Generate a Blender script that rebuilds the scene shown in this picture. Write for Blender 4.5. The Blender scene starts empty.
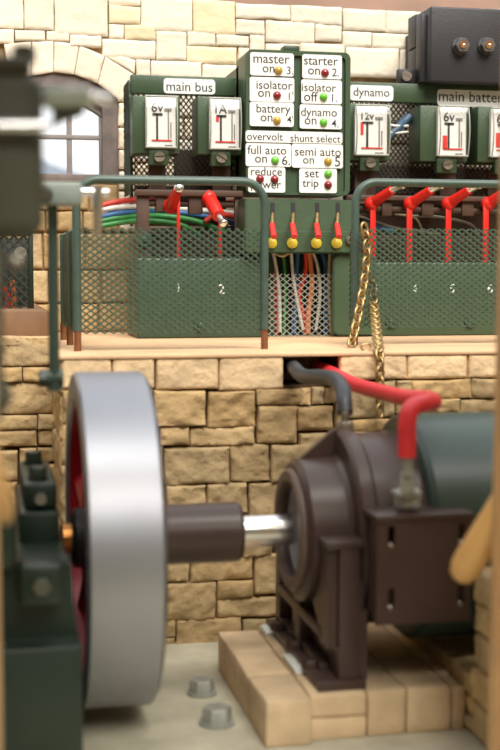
import bpy, bmesh, math, random
from mathutils import Vector, Matrix, noise
random.seed(7)
C = bpy.context.scene.collection
sc = bpy.context.scene
PI = math.pi

# ------------------------------------------------------------------ camera
FPX, YAW, PITCH, EYE = 1290.0, math.radians(11.7), math.radians(4.43), 1.34
cd = bpy.data.cameras.new('camera'); cam = bpy.data.objects.new('camera', cd); C.objects.link(cam)
cam.location = (0, 0, EYE); cam.rotation_euler = (PI/2 - PITCH, 0, -YAW)
cd.sensor_fit = 'VERTICAL'; cd.sensor_height = 36; cd.lens = FPX/750*36
cd.dof.use_dof = True; cd.dof.focus_distance = 5.65; cd.dof.aperture_fstop = 1.5
sc.camera = cam

# ------------------------------------------------------------------ light
w = bpy.data.worlds.new('world'); sc.world = w; w.use_nodes = True
nt = w.node_tree; bg = nt.nodes['Background']
tc = nt.nodes.new('ShaderNodeTexCoord'); sp = nt.nodes.new('ShaderNodeSeparateXYZ')
rp = nt.nodes.new('ShaderNodeValToRGB')
nt.links.new(tc.outputs['Generated'], sp.inputs[0]); nt.links.new(sp.outputs['Z'], rp.inputs[0])
# open bright sky overhead and beyond the room, a shaded side behind the viewer
dt = nt.nodes.new('ShaderNodeVectorMath'); dt.operation = 'DOT_PRODUCT'; dt.inputs[1].default_value = (0, .80, .60)
rq = nt.nodes.new('ShaderNodeMapRange'); rq.inputs[1].default_value = -.35; rq.inputs[2].default_value = .60; rq.inputs[3].default_value = .09; rq.inputs[4].default_value = 1.0
nt.links.new(tc.outputs['Generated'], dt.inputs[0]); nt.links.new(dt.outputs['Value'], rq.inputs[0])
mw = nt.nodes.new('ShaderNodeMix'); mw.data_type = 'RGBA'; mw.blend_type = 'MULTIPLY'; mw.inputs[0].default_value = 1
nt.links.new(rp.outputs[0], mw.inputs[6]); nt.links.new(rq.outputs[0], mw.inputs[7]); nt.links.new(mw.outputs[2], bg.inputs[0])
rp.color_ramp.elements[0].position = 0.0; rp.color_ramp.elements[0].color = (.62, .70, .86, 1)
rp.color_ramp.elements[1].position = 0.10; rp.color_ramp.elements[1].color = (.97, .98, 1, 1)
bg.inputs[1].default_value = 1.0
sd = bpy.data.lights.new('sun', 'SUN'); sun = bpy.data.objects.new('sun', sd); C.objects.link(sun)
sd.energy = 3.6; sd.angle = math.radians(40); sd.color = (1, .95, .86)
sun.rotation_euler = (math.radians(40), 0, math.radians(8))
vs = sc.view_settings
vs.view_transform = 'Standard'; vs.look = 'None'; vs.gamma = 1; vs.use_curve_mapping = False; vs.exposure = 0.6

# ------------------------------------------------------------------ helpers
CR = cam.rotation_euler.to_matrix()
def ray(px, py): return CR @ Vector(((px-250)/FPX, (375-py)/FPX, -1))
def at(px, py, Y):
    d = ray(px, py); return Vector((0, 0, EYE)) + d*(Y/d.y)
def atz(px, py, Z):
    d = ray(px, py); return Vector((0, 0, EYE)) + d*((Z-EYE)/d.z)
def R(a, b, c, d, Y):
    mx, my = (a+c)/2, (b+d)/2
    return at(a, my, Y).x, at(c, my, Y).x, at(mx, d, Y).z, at(mx, b, Y).z

def mat(name, col, rough=.5, metal=0, var=.15, scale=30, bump=0.0, bscale=60, tint=False, spec=.5, coat=0):
    m = bpy.data.materials.new(name); m.use_nodes = True; t = m.node_tree; b = t.nodes['Principled BSDF']
    b.inputs['Roughness'].default_value = rough; b.inputs['Metallic'].default_value = metal
    b.inputs['Specular IOR Level'].default_value = spec; b.inputs['Coat Weight'].default_value = coat
    co = t.nodes.new('ShaderNodeTexCoord'); n = t.nodes.new('ShaderNodeTexNoise')
    n.inputs['Scale'].default_value = scale; n.inputs['Detail'].default_value = 6
    t.links.new(co.outputs['Object'], n.inputs['Vector'])
    r = t.nodes.new('ShaderNodeMapRange'); r.inputs[1].default_value = .3; r.inputs[2].default_value = .7
    r.inputs[3].default_value = 1-var; r.inputs[4].default_value = 1+var
    t.links.new(n.outputs['Fac'], r.inputs[0])
    mx = t.nodes.new('ShaderNodeMix'); mx.data_type = 'RGBA'; mx.blend_type = 'MULTIPLY'; mx.inputs[0].default_value = 1
    mx.inputs[6].default_value = (*col, 1); t.links.new(r.outputs[0], mx.inputs[7])
    out = mx.outputs[2]
    if tint:
        at_ = t.nodes.new('ShaderNodeAttribute'); at_.attribute_name = 'tint'
        m2 = t.nodes.new('ShaderNodeMix'); m2.data_type = 'RGBA'; m2.blend_type = 'MULTIPLY'; m2.inputs[0].default_value = 1
        t.links.new(out, m2.inputs[6]); t.links.new(at_.outputs['Color'], m2.inputs[7]); out = m2.outputs[2]
    t.links.new(out, b.inputs['Base Color'])
    if bump:
        n2 = t.nodes.new('ShaderNodeTexNoise'); n2.inputs['Scale'].default_value = bscale; n2.inputs['Detail'].default_value = 8
        t.links.new(co.outputs['Object'], n2.inputs['Vector'])
        bp = t.nodes.new('ShaderNodeBump'); bp.inputs['Strength'].default_value = bump; bp.inputs['Distance'].default_value = .02
        t.links.new(n2.outputs['Fac'], bp.inputs['Height']); t.links.new(bp.outputs[0], b.inputs['Normal'])
    return m

M = dict(
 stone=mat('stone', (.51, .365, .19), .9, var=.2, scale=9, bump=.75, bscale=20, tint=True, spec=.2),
 block_stone=mat('block_stone', (.66, .50, .31), .9, var=.12, scale=9, bump=.25, bscale=28, tint=True, spec=.2),
 pale_stone=mat('pale_stone', (.90, .81, .66), .9, var=.05, scale=9, bump=.22, bscale=28, tint=True, spec=.2),
 plain_stone=mat('plain_stone', (.50, .37, .21), .9, var=.25, scale=5, bump=.5, bscale=14, spec=.2), mortar=mat('mortar', (.07, .045, .025), .95, spec=.1),
 pale_mortar=mat('pale_mortar', (.36, .25, .14), .95, spec=.1),
 concrete=mat('concrete', (.47, .44, .33), .9, var=.18, scale=6, bump=.25, bscale=30, spec=.2),
 ledge=mat('ledge_wood', (.68, .45, .26), .7, var=.12, scale=5, bump=.15, bscale=20),
 plank=mat('plank_wood', (.23, .125, .065), .7, var=.2, scale=6),
 post_wood=mat('post_wood', (.55, .33, .15), .55, var=.15, scale=6),
 peg_wood=mat('peg_wood', (.72, .42, .15), .45, var=.12, scale=6),
 green=mat('green_paint', (.046, .082, .042), .42, var=.10, scale=8, bump=.06),
 box_green=mat('box_green_paint', (.034, .066, .038), .42, var=.12, scale=8, bump=.06),
 rail_green=mat('rail_green', (.055, .092, .075), .4, var=.1),
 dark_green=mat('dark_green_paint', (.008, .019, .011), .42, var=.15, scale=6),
 olive=mat('olive_paint', (.066, .068, .044), .55, var=.15, scale=6),
 pipe_green=mat('pipe_green', (.31, .37, .345), .45, var=.1),
 pipe_green_lit=mat('pipe_green_lit', (.60, .68, .64), .5, var=.08), casing=mat('casing_green', (.036, .066, .054), .35, var=.1, scale=6),  # lit copy of the pipe green, brightened because the pipe stands in shade
 mesh_green=mat('mesh_green', (.054, .092, .062), .42, var=.15),
 mesh_dark=mat('mesh_dark', (.022, .02, .014), .6),
 mesh_pale=mat('mesh_pale', (.34, .36, .31), .45, var=.1),
 brown=mat('brown_paint', (.062, .037, .031), .36, var=.12, scale=6),
 ring_brown=mat('ring_brown', (.13, .09, .07), .5, var=.12), gear_brown=mat('gear_brown', (.075, .040, .026), .55, var=.2, scale=10),
 steel=mat('steel', (.35, .36, .395), .45, metal=.94, var=.07, scale=3),
 bright=mat('bright_steel', (.85, .85, .86), .22, metal=1, var=.04),
 screw=mat('screw_steel', (.30, .28, .23), .4, metal=.8, var=.2),
 nut_grey=mat('nut_grey', (.13, .13, .135), .45, metal=.5, var=.15), insert=mat('insert_grey', (.36, .37, .36), .5, metal=.2), dull=mat('dull_bolt', (.33, .34, .30), .6, metal=.3, var=.15),
 brass=mat('brass', (.44, .31, .14), .42, metal=.9, var=.2),
 copper=mat('copper', (.62, .27, .08), .3, metal=.9, var=.15),
 bronze=mat('bronze_post', (.21, .085, .035), .5, metal=.3, var=.2),
 black=mat('black_paint', (.018, .018, .018), .45),
 slate=mat('slate_black', (.026, .025, .029), .5, var=.12, scale=6, bump=.05),
 hub=mat('hub_black', (.016, .018, .016), .4),
 wheel_red=mat('wheel_red', (.36, .012, .025), .35, var=.1),
 red=mat('red_paint', (.72, .022, .014), .32, var=.08),
 red_cable=mat('red_cable', (.74, .035, .045), .42, var=.06),
 black_cable=mat('black_cable', (.035, .040, .048), .45, var=.1),
 white=mat('label_white', (.86, .86, .84), .45, var=.02),
 ink=mat('ink', (.03, .03, .03), .6), ink_red=mat('ink_red', (.75, .03, .02), .6), ink_grey=mat('ink_grey', (.25, .25, .24), .6),
 paint_white=mat('paint_white', (.75, .78, .72), .6),
 led_red=mat('lamp_red', (.24, .012, .018), .18, coat=.5), led_green=mat('lamp_green', (.13, .50, .035), .18, coat=.5),
 led_amber=mat('lamp_amber', (.50, .31, .05), .18, coat=.5), yellow=mat('button_yellow', (.62, .50, .05), .3),
 timber=mat('window_timber', (.17, .135, .125), .7, var=.3, scale=14), bar=mat('window_bar', (.27, .245, .24), .6, var=.2, scale=14),
 w_red=mat('wire_red', (.62, .05, .03), .45), w_white=mat('wire_white', (.72, .72, .68), .5), w_green=mat('wire_green', (.05, .26, .07), .45),
 w_slate=mat('wire_slate', (.045, .09, .15), .5), w_blue=mat('wire_blue', (.03, .13, .33), .45), w_black=mat('wire_black', (.03, .03, .035), .45), w_brown=mat('wire_brown', (.25, .10, .045), .5),
 w_grey=mat('wire_grey', (.33, .31, .27), .5), w_orange=mat('wire_orange', (.65, .20, .06), .5), w_tan=mat('wire_tan', (.50, .40, .24), .5),
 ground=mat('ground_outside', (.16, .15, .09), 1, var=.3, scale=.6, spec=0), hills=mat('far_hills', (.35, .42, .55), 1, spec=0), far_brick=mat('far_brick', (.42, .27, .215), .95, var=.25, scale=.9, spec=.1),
)
def glass_mat():
    m = bpy.data.materials.new('clear_cover'); m.use_nodes = True; t = m.node_tree; t.nodes.clear()
    o = t.nodes.new('ShaderNodeOutputMaterial'); a = t.nodes.new('ShaderNodeBsdfTransparent'); g = t.nodes.new('ShaderNodeBsdfGlossy')
    a.inputs[0].default_value = (.98, .985, .985, 1); g.inputs['Roughness'].default_value = .12
    x = t.nodes.new('ShaderNodeMixShader'); x.inputs[0].default_value = .06
    t.links.new(a.outputs[0], x.inputs[1]); t.links.new(g.outputs[0], x.inputs[2]); t.links.new(x.outputs[0], o.inputs[0])
    return m
M['glass'] = glass_mat()

ORG = {}
def thing(name, label, cat, loc, group=None):
    o = bpy.data.objects.new(name, None); C.objects.link(o); o.location = loc; o.empty_display_size = .05
    o['label'] = label; o['category'] = cat
    if group: o['group'] = group
    ORG[o.name] = Vector(loc); return o
def tag(o, label, cat, group=None):
    o['label'] = label; o['category'] = cat
    if group: o['group'] = group
    return o
def obj(name, bm, m, parent=None, smooth=35, label=None):
    """links a bmesh given in world coordinates; the parent's place is taken off"""
    org = ORG[parent.name] if parent else Vector((0, 0, 0))
    if parent: bmesh.ops.translate(bm, verts=bm.verts, vec=-org)
    me = bpy.data.meshes.new(name); bm.to_mesh(me); bm.free()
    me.materials.append(M[m] if isinstance(m, str) else m)
    for p in me.polygons: p.use_smooth = True
    me.set_sharp_from_angle(angle=math.radians(smooth))
    o = bpy.data.objects.new(name, me); C.objects.link(o)
    if parent: o.parent = parent
    ORG[o.name] = org
    if label: o['label'] = label
    return o
def solo(name, bm, m, loc, label, cat, group=None, smooth=35):
    """a thing that is one mesh, with its origin at loc"""
    bmesh.ops.translate(bm, verts=bm.verts, vec=-Vector(loc))
    o = obj(name, bm, m, smooth=smooth); o.location = loc; ORG[o.name] = Vector(loc)
    return tag(o, label, cat, group)
def struct(name, bm, m, parent=None, smooth=35):
    o = obj(name, bm, m, parent, smooth)
    if not parent: o['kind'] = 'structure'
    return o
def B(): return bmesh.new()
def box(bm, x0, x1, y0, y1, z0, z1, bev=0.0, seg=2):
    x0, x1 = sorted((x0, x1)); y0, y1 = sorted((y0, y1)); z0, z1 = sorted((z0, z1))
    v = [bm.verts.new(p) for p in ((x0,y0,z0),(x1,y0,z0),(x1,y1,z0),(x0,y1,z0),(x0,y0,z1),(x1,y0,z1),(x1,y1,z1),(x0,y1,z1))]
    fs = [bm.faces.new([v[i] for i in f]) for f in ((3,2,1,0),(4,5,6,7),(0,1,5,4),(1,2,6,5),(2,3,7,6),(3,0,4,7))]
    if bev:
        es = list({e for f in fs for e in f.edges})
        bmesh.ops.bevel(bm, geom=es, offset=bev, segments=seg, profile=.5, affect='EDGES')
    return bm
def frame_of(d):
    d = d.normalized(); u = Vector((0, 0, 1)) if abs(d.z) < .9 else Vector((0, 1, 0))
    a = d.cross(u).normalized(); b = d.cross(a).normalized(); return a, b
def sweep(bm, pts, rad, n=8, cap=True):
    pts = [Vector(p) for p in pts]; rings = []; a = None
    for i, p in enumerate(pts):
        d = (pts[min(i+1, len(pts)-1)] - pts[max(i-1, 0)]).normalized()
        if a is None: a, b = frame_of(d)
        else:
            a = (a - d*a.dot(d)).normalized()
        b = d.cross(a).normalized()
        r = rad[i] if isinstance(rad, (list, tuple)) else rad
        rings.append([bm.verts.new(p + (a*math.cos(2*PI*k/n) + b*math.sin(2*PI*k/n))*r) for k in range(n)])
    for q, s in zip(rings, rings[1:]):
        for k in range(n): bm.faces.new((q[k], q[(k+1) % n], s[(k+1) % n], s[k]))
    if cap:
        bm.faces.new(rings[0][::-1]); bm.faces.new(rings[-1])
    return bm
def smooth_path(pts, k=8):
    pts = [Vector(p) for p in pts]; out = []
    q = [pts[0]*2-pts[1]] + pts + [pts[-1]*2-pts[-2]]
    for i in range(1, len(q)-2):
        for j in range(k):
            t = j/k; a, b, c, d = q[i-1], q[i], q[i+1], q[i+2]
            out.append(.5*((2*b) + (c-a)*t + (2*a-5*b+4*c-d)*t*t + (3*b-a-3*c+d)*t**3))
    out.append(pts[-1]); return out
def rod(bm, p, q, r, r2=None, n=16): return sweep(bm, [p, q], [r, r if r2 is None else r2], n)
def lathe_x(bm, prof, cy, cz, n=64, closed=False):
    """revolve (x, r) points about the line y=cy, z=cz"""
    rings = []
    for x, r in prof:
        rings.append([bm.verts.new((x, cy + r*math.sin(2*PI*k/n), cz + r*math.cos(2*PI*k/n))) for k in range(n)])
    pairs = list(zip(rings, rings[1:])) + ([(rings[-1], rings[0])] if closed else [])
    for a, b in pairs:
        for k in range(n): bm.faces.new((a[k], b[k], b[(k+1) % n], a[(k+1) % n]))
    if not closed:
        bm.faces.new(rings[0]); bm.faces.new(rings[-1][::-1])
    bmesh.ops.recalc_face_normals(bm, faces=bm.faces[:]); return bm
def prism(bm, pts, axis, d0, d1):
    """extrude a polygon of (u, v): axis 'y' -> (u, d, v); 'x' -> (d, u, v)"""
    f = (lambda u, v, d: (u, d, v)) if axis == 'y' else (lambda u, v, d: (d, u, v))
    a = [bm.verts.new(f(u, v, d0)) for u, v in pts]; b = [bm.verts.new(f(u, v, d1)) for u, v in pts]
    bm.faces.new(a); bm.faces.new(b[::-1]); n = len(pts)
    for i in range(n): bm.faces.new((a[i], b[i], b[(i+1) % n], a[(i+1) % n]))
    bmesh.ops.recalc_face_normals(bm, faces=bm.faces[:]); return bm
def rounded(x0, x1, z0, z1, r, n=5):
    out = []
    for cx, cz, a0 in ((x1-r, z0+r, -90), (x1-r, z1-r, 0), (x0+r, z1-r, 90), (x0+r, z0+r, 180)):
        for k in range(n+1):
            a = math.radians(a0 + 90*k/n); out.append((cx+r*math.cos(a), cz+r*math.sin(a)))
    return out
def dome(bm, c, r, d=(0, -1, 0), flat=1.0, n=16, m=6):
    d = Vector(d).normalized(); a, b = frame_of(d); c = Vector(c); rings = []
    for j in range(m):
        t = PI/2*j/m
        rings.append([bm.verts.new(c + d*math.sin(t)*r*flat + (a*math.cos(2*PI*k/n)+b*math.sin(2*PI*k/n))*r*math.cos(t)) for k in range(n)])
    top = bm.verts.new(c + d*r*flat)
    for q, s in zip(rings, rings[1:]):
        for k in range(n): bm.faces.new((q[k], q[(k+1) % n], s[(k+1) % n], s[k]))
    for k in range(n): bm.faces.new((rings[-1][k], rings[-1][(k+1) % n], top))
    bm.faces.new(rings[0][::-1]); bmesh.ops.recalc_face_normals(bm, faces=bm.faces[:]); return bm
def slot_screw(name, c, r, parent, m='screw', tilt=.4):
    """cheese-head screw with a slot, facing the viewer's side (-y)"""
    bm = B(); c = Vector(c)
    rod(bm, c, c+Vector((0, -.012, 0)), r, r*.95, 18)
    a = Vector((math.cos(tilt), 0, math.sin(tilt))); u = Vector((-math.sin(tilt), 0, math.cos(tilt)))
    for s in (1, -1):      # two half-moon lands leave the slot between them
        pts = [c + Vector((0, -.012, 0)) + a*(r*.9*math.cos(t)) + u*s*(r*.16 + r*.72*math.sin(t)) for t in [PI*k/8 for k in range(9)]]
        f = [bm.verts.new(p) for p in pts]; g = [bm.verts.new(p+Vector((0, -.007, 0))) for p in pts]
        bm.faces.new(g)
        for i in range(9): bm.faces.new((f[i], f[(i+1) % 9], g[(i+1) % 9], g[i]))
    bmesh.ops.recalc_face_normals(bm, faces=bm.faces[:])
    return obj(name, bm, m, parent)
def hexnut(bm, c, d, r, h, hole=0):
    c, d = Vector(c), Vector(d).normalized()
    return sweep(bm, [c, c+d*h*.85, c+d*h], [r, r, r*.88], 6)
_fc = bpy.data.curves.new('lettering', 'FONT')
def text_bm(body, x, z, Y, width=None, size=None, squeeze=1.0, depth=.0012, bold=0.0):
    """upright letters in the plane y=Y, centred on (x, z), width or cap size given"""
    c = _fc.copy(); c.body = body; c.align_x = 'CENTER'; c.align_y = 'CENTER'; c.extrude = .5*depth/.05; c.resolution_u = 3; c.offset = bold
    o = bpy.data.objects.new('t', c); C.objects.link(o)
    dg = bpy.context.evaluated_depsgraph_get(); me = bpy.data.meshes.new_from_object(o.evaluated_get(dg))
    xs = [v.co.x for v in me.vertices]; zs = [v.co.y for v in me.vertices]
    cx, cz = (min(xs)+max(xs))/2, (min(zs)+max(zs))/2
    sx = width/(max(xs)-min(xs)) if width else size
    sz = size if size else sx
    for v in me.vertices:
        q = v.co.copy(); v.co = (x+(q.x-cx)*sx, Y-(q.z+0.0)*.05, z+(q.y-cz)*sz*squeeze)
    bm = B(); bm.from_mesh(me)
    bpy.data.objects.remove(o); bpy.data.meshes.remove(me); bpy.data.curves.remove(c)
    return bm
def join(bm, other):
    me = bpy.data.meshes.new('tmp'); other.to_mesh(me); other.free(); bm.from_mesh(me); bpy.data.meshes.remove(me); return bm
def lattice(bm, x0, x1, z0, z1, Y, cw, ch, t, th, f=None):
    """diamond expanded-metal sheet: crossing strands clipped to the rectangle; f maps (x, y, z) to another plane"""
    f = f or (lambda x, y, z: (x, y, z)); W, H = x1-x0, z1-z0; s = ch/cw
    for sg in (1, -1):
        k0 = -int(H/ch)-2; k1 = int(W/cw)+int(H/ch)+3
        for k in range(k0, k1):
            # x = k*cw + sg * z/s  inside [0,W]x[0,H]
            za, zb = 0.0, H
            base = k*cw if sg > 0 else k*cw
            xs = lambda z: base + sg*z/s
            zlo, zhi = sorted(((0-base)*s*sg, (W-base)*s*sg))
            za, zb = max(za, zlo), min(zb, zhi)
            if zb-za < ch*.1: continue
            a = Vector((x0+xs(za), Y + (th if sg > 0 else 0), z0+za)); b = Vector((x0+xs(zb), Y + (th if sg > 0 else 0), z0+zb))
            d = (b-a).normalized(); nrm = Vector((-d.z, 0, d.x))*t/2
            q = [a+nrm, a-nrm, b-nrm, b+nrm]
            fr = [bm.verts.new(f(*p)) for p in q]; bk = [bm.verts.new(f(p.x, p.y+th, p.z)) for p in q]
            bm.faces.new(fr); bm.faces.new(bk[::-1])
            for i in range(4): bm.faces.new((fr[i], bk[i], bk[(i+1) % 4], fr[(i+1) % 4]))
    bmesh.ops.recalc_face_normals(bm, faces=bm.faces[:]); return bm

# ---- stonework: every block is a pillowed, chipped patch set in a dark mortar bed
def stone(bm, q, nrm, depth, rough=.006, edge=.009, tint=None, cell=.0125, chip=.006):
    """q: four corners a(bl) b(br) c(tr) d(tl) on the wall face; nrm: outward unit normal"""
    L = bm.verts.layers.float_color.get('tint') or bm.verts.layers.float_color.new('tint')
    a, b, c, d = [Vector(p) for p in q]; nrm = Vector(nrm)
    lw = ((b-a).length+(c-d).length)/2; lh = ((d-a).length+(c-b).length)/2
    nx = max(4, min(30, int(lw/cell))); nz = max(4, min(18, int(lh/cell)))
    if tint is None:
        k = random.uniform(.82, 1.12); h = random.uniform(-.05, .05); tint = (k*(1+h), k, k*(1-h*1.6), 1)
    seed = Vector((random.uniform(0, 99), random.uniform(0, 99), random.uniform(0, 99)))
    lift = random.uniform(-.5, .6)*rough*1.6; grid = []
    def us(n):
        return [0, .35/n] + [i/n for i in range(1, n)] + [1-.35/n, 1]
    for v in us(nz):
        row = []
        for u in us(nx):
            p = (a*(1-u)+b*u)*(1-v) + (d*(1-u)+c*u)*v
            e = min(u*lw, (1-u)*lw, v*lh, (1-v)*lh); t = min(e/edge, 1)
            bulge = -edge*.75*(1-t)**2
            n1 = noise.fractal((p*16+seed), 1.0, 2.0, 4)*rough + (1-abs(noise.noise(p*30+seed)))**3*rough*.9 + noise.fractal((p*60+seed), 1.0, 2.0, 3)*rough*.55
            wob = Vector((noise.noise(p*9+seed), noise.noise(p*9+seed*2), noise.noise(p*9+seed*3)))*chip
            wob -= nrm*wob.dot(nrm)
            x = bm.verts.new(p + wob + nrm*(bulge + n1 + lift)); x[L] = tint; row.append(x)
        grid.append(row)
    for r0, r1 in zip(grid, grid[1:]):
        for i in range(len(r0)-1): bm.faces.new((r0[i], r0[i+1], r1[i+1], r1[i]))
    rim = grid[0][:] + [r[-1] for r in grid[1:]] + grid[-1][-2::-1] + [r[0] for r in grid[-2:0:-1]]
    back = []
    for x in rim:
        y = bm.verts.new(x.co - nrm*depth); y[L] = tint; back.append(y)
    for i in range(len(rim)):
        bm.faces.new((rim[i], back[i], back[(i+1) % len(rim)], rim[(i+1) % len(rim)]))
def stone_px(bm, r, Y, g=.5, **kw):
    a, b, c, d = r
    q = [at(a+g, d-g, Y), at(c-g, d-g, Y), at(c-g, b+g, Y), at(a+g, b+g, Y)]
    # keep blocks square to the wall
    x0, x1 = (q[0].x+q[3].x)/2, (q[1].x+q[2].x)/2; z0, z1 = (q[0].z+q[1].z)/2, (q[2].z+q[3].z)/2
    stone(bm, [(x0, Y, z0), (x1, Y, z0), (x1, Y, z1), (x0, Y, z1)], (0, -1, 0), .05, **kw)
def courses(bm, x0, x1, z0, z1, Y, hmin, hmax, lmin, lmax, gap=.005, nrm=(0, -1, 0), **kw):
    z = z1
    while z > z0+.02:
        h = min(random.uniform(hmin, hmax), z-z0); x = x0
        if z-h-z0 < hmin*.6: h = z-z0
        while x < x1-.01:
            l = random.uniform(lmin, lmax)
            if x1-x-l < lmin*.6: l = x1-x
            if nrm[1]: q = [(x+gap, Y, z-h+gap), (x+l-gap, Y, z-h+gap), (x+l-gap, Y, z-gap), (x+gap, Y, z-gap)]
            else:      q = [(Y, x+l-gap, z-h+gap), (Y, x+gap, z-h+gap), (Y, x+gap, z-gap), (Y, x+l-gap, z-gap)]
            stone(bm, q, nrm, .05, **kw); x += l
        z -= h
def fixn(bm): bmesh.ops.recalc_face_normals(bm, faces=bm.faces[:]); return bm

# ================================================================== SETTING
YW, YL, YU = 4.57, 5.03, 6.50          # lower wall face, left recess face, upper wall face
LEDGE = at(200, 354.5, YW).z           # height of the worktop
box(bm := B(), -1.2, 3.4, 1.9, 6.9, -.08, 0)
struct('floor', bm, 'concrete')

# lower stone wall below the ledge
xl = at(61, 450, YW).x
bm = B(); hole = R(284.5, 356, 340, 386, YW)
z_cap = at(250, 389, YW).z; xr = 3.0
box(bm, xl+.02, xr, YW+.035, YW+.30, 0, hole[2])
box(bm, xl+.02, hole[0], YW+.035, YW+.30, hole[2], LEDGE-.012)
box(bm, hole[1], xr, YW+.035, YW+.30, hole[2], LEDGE-.012)
struct('wall_lower_bed', bm, 'mortar')
bm = B()
rects = [(62,356,112,389),(113,356,155,389),(156,356,219,389.5),(219.5,355,284,390.5),
 (62,390,78,424),(79,390,110,424),(111,390,153,427),(154,390.5,206,426.5),(207.5,391,256,427.5),(256.5,388.5,311,405.5),
 (257.5,406,297,443.5),(297.5,406,334,431),(312,387,325,405),(325.5,387,340,403),(62,425,73,464),(74,425,130,446),(131,428,159,446),(159.5,427,189.5,446),(190,427,256,446),
 (62,465,90,498),(91,447,164,484),(164.5,447,230,484.5),(230.5,444.5,270.5,482),(271,444.5,322,482),
 (166,485,206.5,514),(207,483.5,247,514),(248.5,482.5,292,520),(166,514,225,556),(225,518,272,557),
 (150,557,189,583),(189.5,557,253,581),(254,555,286,594),(217,580,253.5,597.5),(165,583,216.5,620),(217,598,279,617.5),
 (140,620,175,638),(175.5,619,241.5,649),(242.5,618,296,641),(140,638.5,175,651),(242.5,641,296,651),(280,598,330,640),
 (340.5,354,407,380),(407.5,354,468,379),(468.5,353.5,520,378),(341,381,396,418),(396.5,380,411,398),(411.5,379.5,471,398.5),(471.5,378.5,520,398),
 (397,399,460,413),(460.5,399,520,413),(300,388,311,405),(334.5,404,341,431),(300,432,400,470),(341,419,400,431),(400.5,414,470,470),(470.5,414,520,470)]
for i, r in enumerate(rects):
    cap = r[1] < 358
    k = random.uniform(.9, 1.08)
    t = (1.66*k, 1.72*k, 2.0*k, 1) if cap else None
    stone_px(bm, r, YW, tint=t, rough=.0015 if cap else .009, chip=.002 if cap else .006)
x = at(150, 560, YW).x
for r in [(150.5,498,165.5,556),(150.5,583.5,164.5,619.5)]: stone_px(bm, r, YW, rough=.009)
courses(bm, xl, x, 0, at(62, 498, YW).z, YW, .10, .16, .12, .25, rough=.007)
courses(bm, at(286, 560, YW).x, xr, .0, at(330, 471, YW).z, YW, .09, .14, .2, .34, rough=.007)
# returned left end of the wall
courses(bm, YW+.005, YL+.1, 0, LEDGE-.01, xl, .10, .17, .16, .26, nrm=(-1, 0, 0), rough=.006)
fixn(bm); struct('wall_lower', bm, 'stone', smooth=50)

# left recess wall
xle = xl+.01
bm = B(); box(bm, -1.2, xle, YL+.035, YL+.30, 0, at(25, 337, YL).z-.01); struct('wall_left_bed', bm, 'mortar')
bm = B()
for r in [(-60,336,0,366),(1,336,55,366),(-20,367,22.5,382.5),(23,367,58,382),(-40,383,58,414.5),(-40,415.5,38,430.5),(38.5,414,58,429.5),(-40,431,37,447),
          (38.5,430,58,446),(19,447.5,36.8,464),(37.3,447,58,462),(-40,451,18,481),(20.5,464.5,58,497),(-40,481.5,18,506),(20.5,497.5,58,531),(-40,506.5,20,545)]:
    stone_px(bm, r, YL, rough=.009, tint=(1.0, 1.02, 1.1, 1) if r[1] < 340 else None, chip=.004)
courses(bm, -1.1, xle, 0, at(30, 546, YL).z, YL, .10, .16, .15, .3, rough=.008)
box(bm, -1.2, xle-.01, YL+.0, YL+.5, at(25, 337, YL).z-.03, at(25, 337, YL).z-.004)
for v in bm.verts:
    L = bm.verts.layers.float_color['tint']
    if v[L][0] == 0: v[L] = (1, 1, 1, 1)
fixn(bm); struct('wall_left', bm, 'stone', smooth=50)

# ledge top and left plank
bm = B(); box(bm, xl-.004, xr, YW-.006, 6.55, LEDGE-.012, LEDGE, .003)
struct('trim_ledge', bm, 'ledge')
zl = at(25, 337, YL).z
bm = B(); box(bm, -1.2, xle-.018, YL+.06, 6.5, zl-.004, at(20, 311, YL+.06).z, .004)
struct('trim_plank', bm, 'plank')

# upper stone wall with the arched window
zt = at(270, 6.5, YU).z
ax, az_in = at(45, 180, YU).x, at(45, 71, YU).z            # arch crown
jx = at(118, 140, YU).x                                    # right jamb
half = jx-ax; spring = at(118, 99, YU).z; rise = az_in-spring
Ra = (half*half+rise*rise)/(2*rise); cz = az_in-Ra
def arc(x, r=None): return cz + math.sqrt(max((r or Ra)**2-(x-ax)**2, 0))
bm = B()
box(bm, jx+.012, 4.4, YU+.03, YU+.28, 0, zt)
box(bm, -1.6, ax-half-.012, YU+.03, YU+.28, 0, zt)
N = 18; pts = [(ax-half-.012+(2*half+.024)*i/N, 0) for i in range(N+1)]
pts = [(x, arc(min(max(x, ax-half), ax+half))+.012) for x, _ in pts]
prism(bm, pts + [(pts[-1][0], zt), (pts[0][0], zt)], 'y', YU+.03, YU+.28)
zs = at(60, 178, YU).z
box(bm, ax-half-.01, jx+.02, YU+.03, YU+.28, 0, zs-.02)
struct('wall_back_bed', bm, 'pale_mortar')
bm = B(); top = -14
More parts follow.
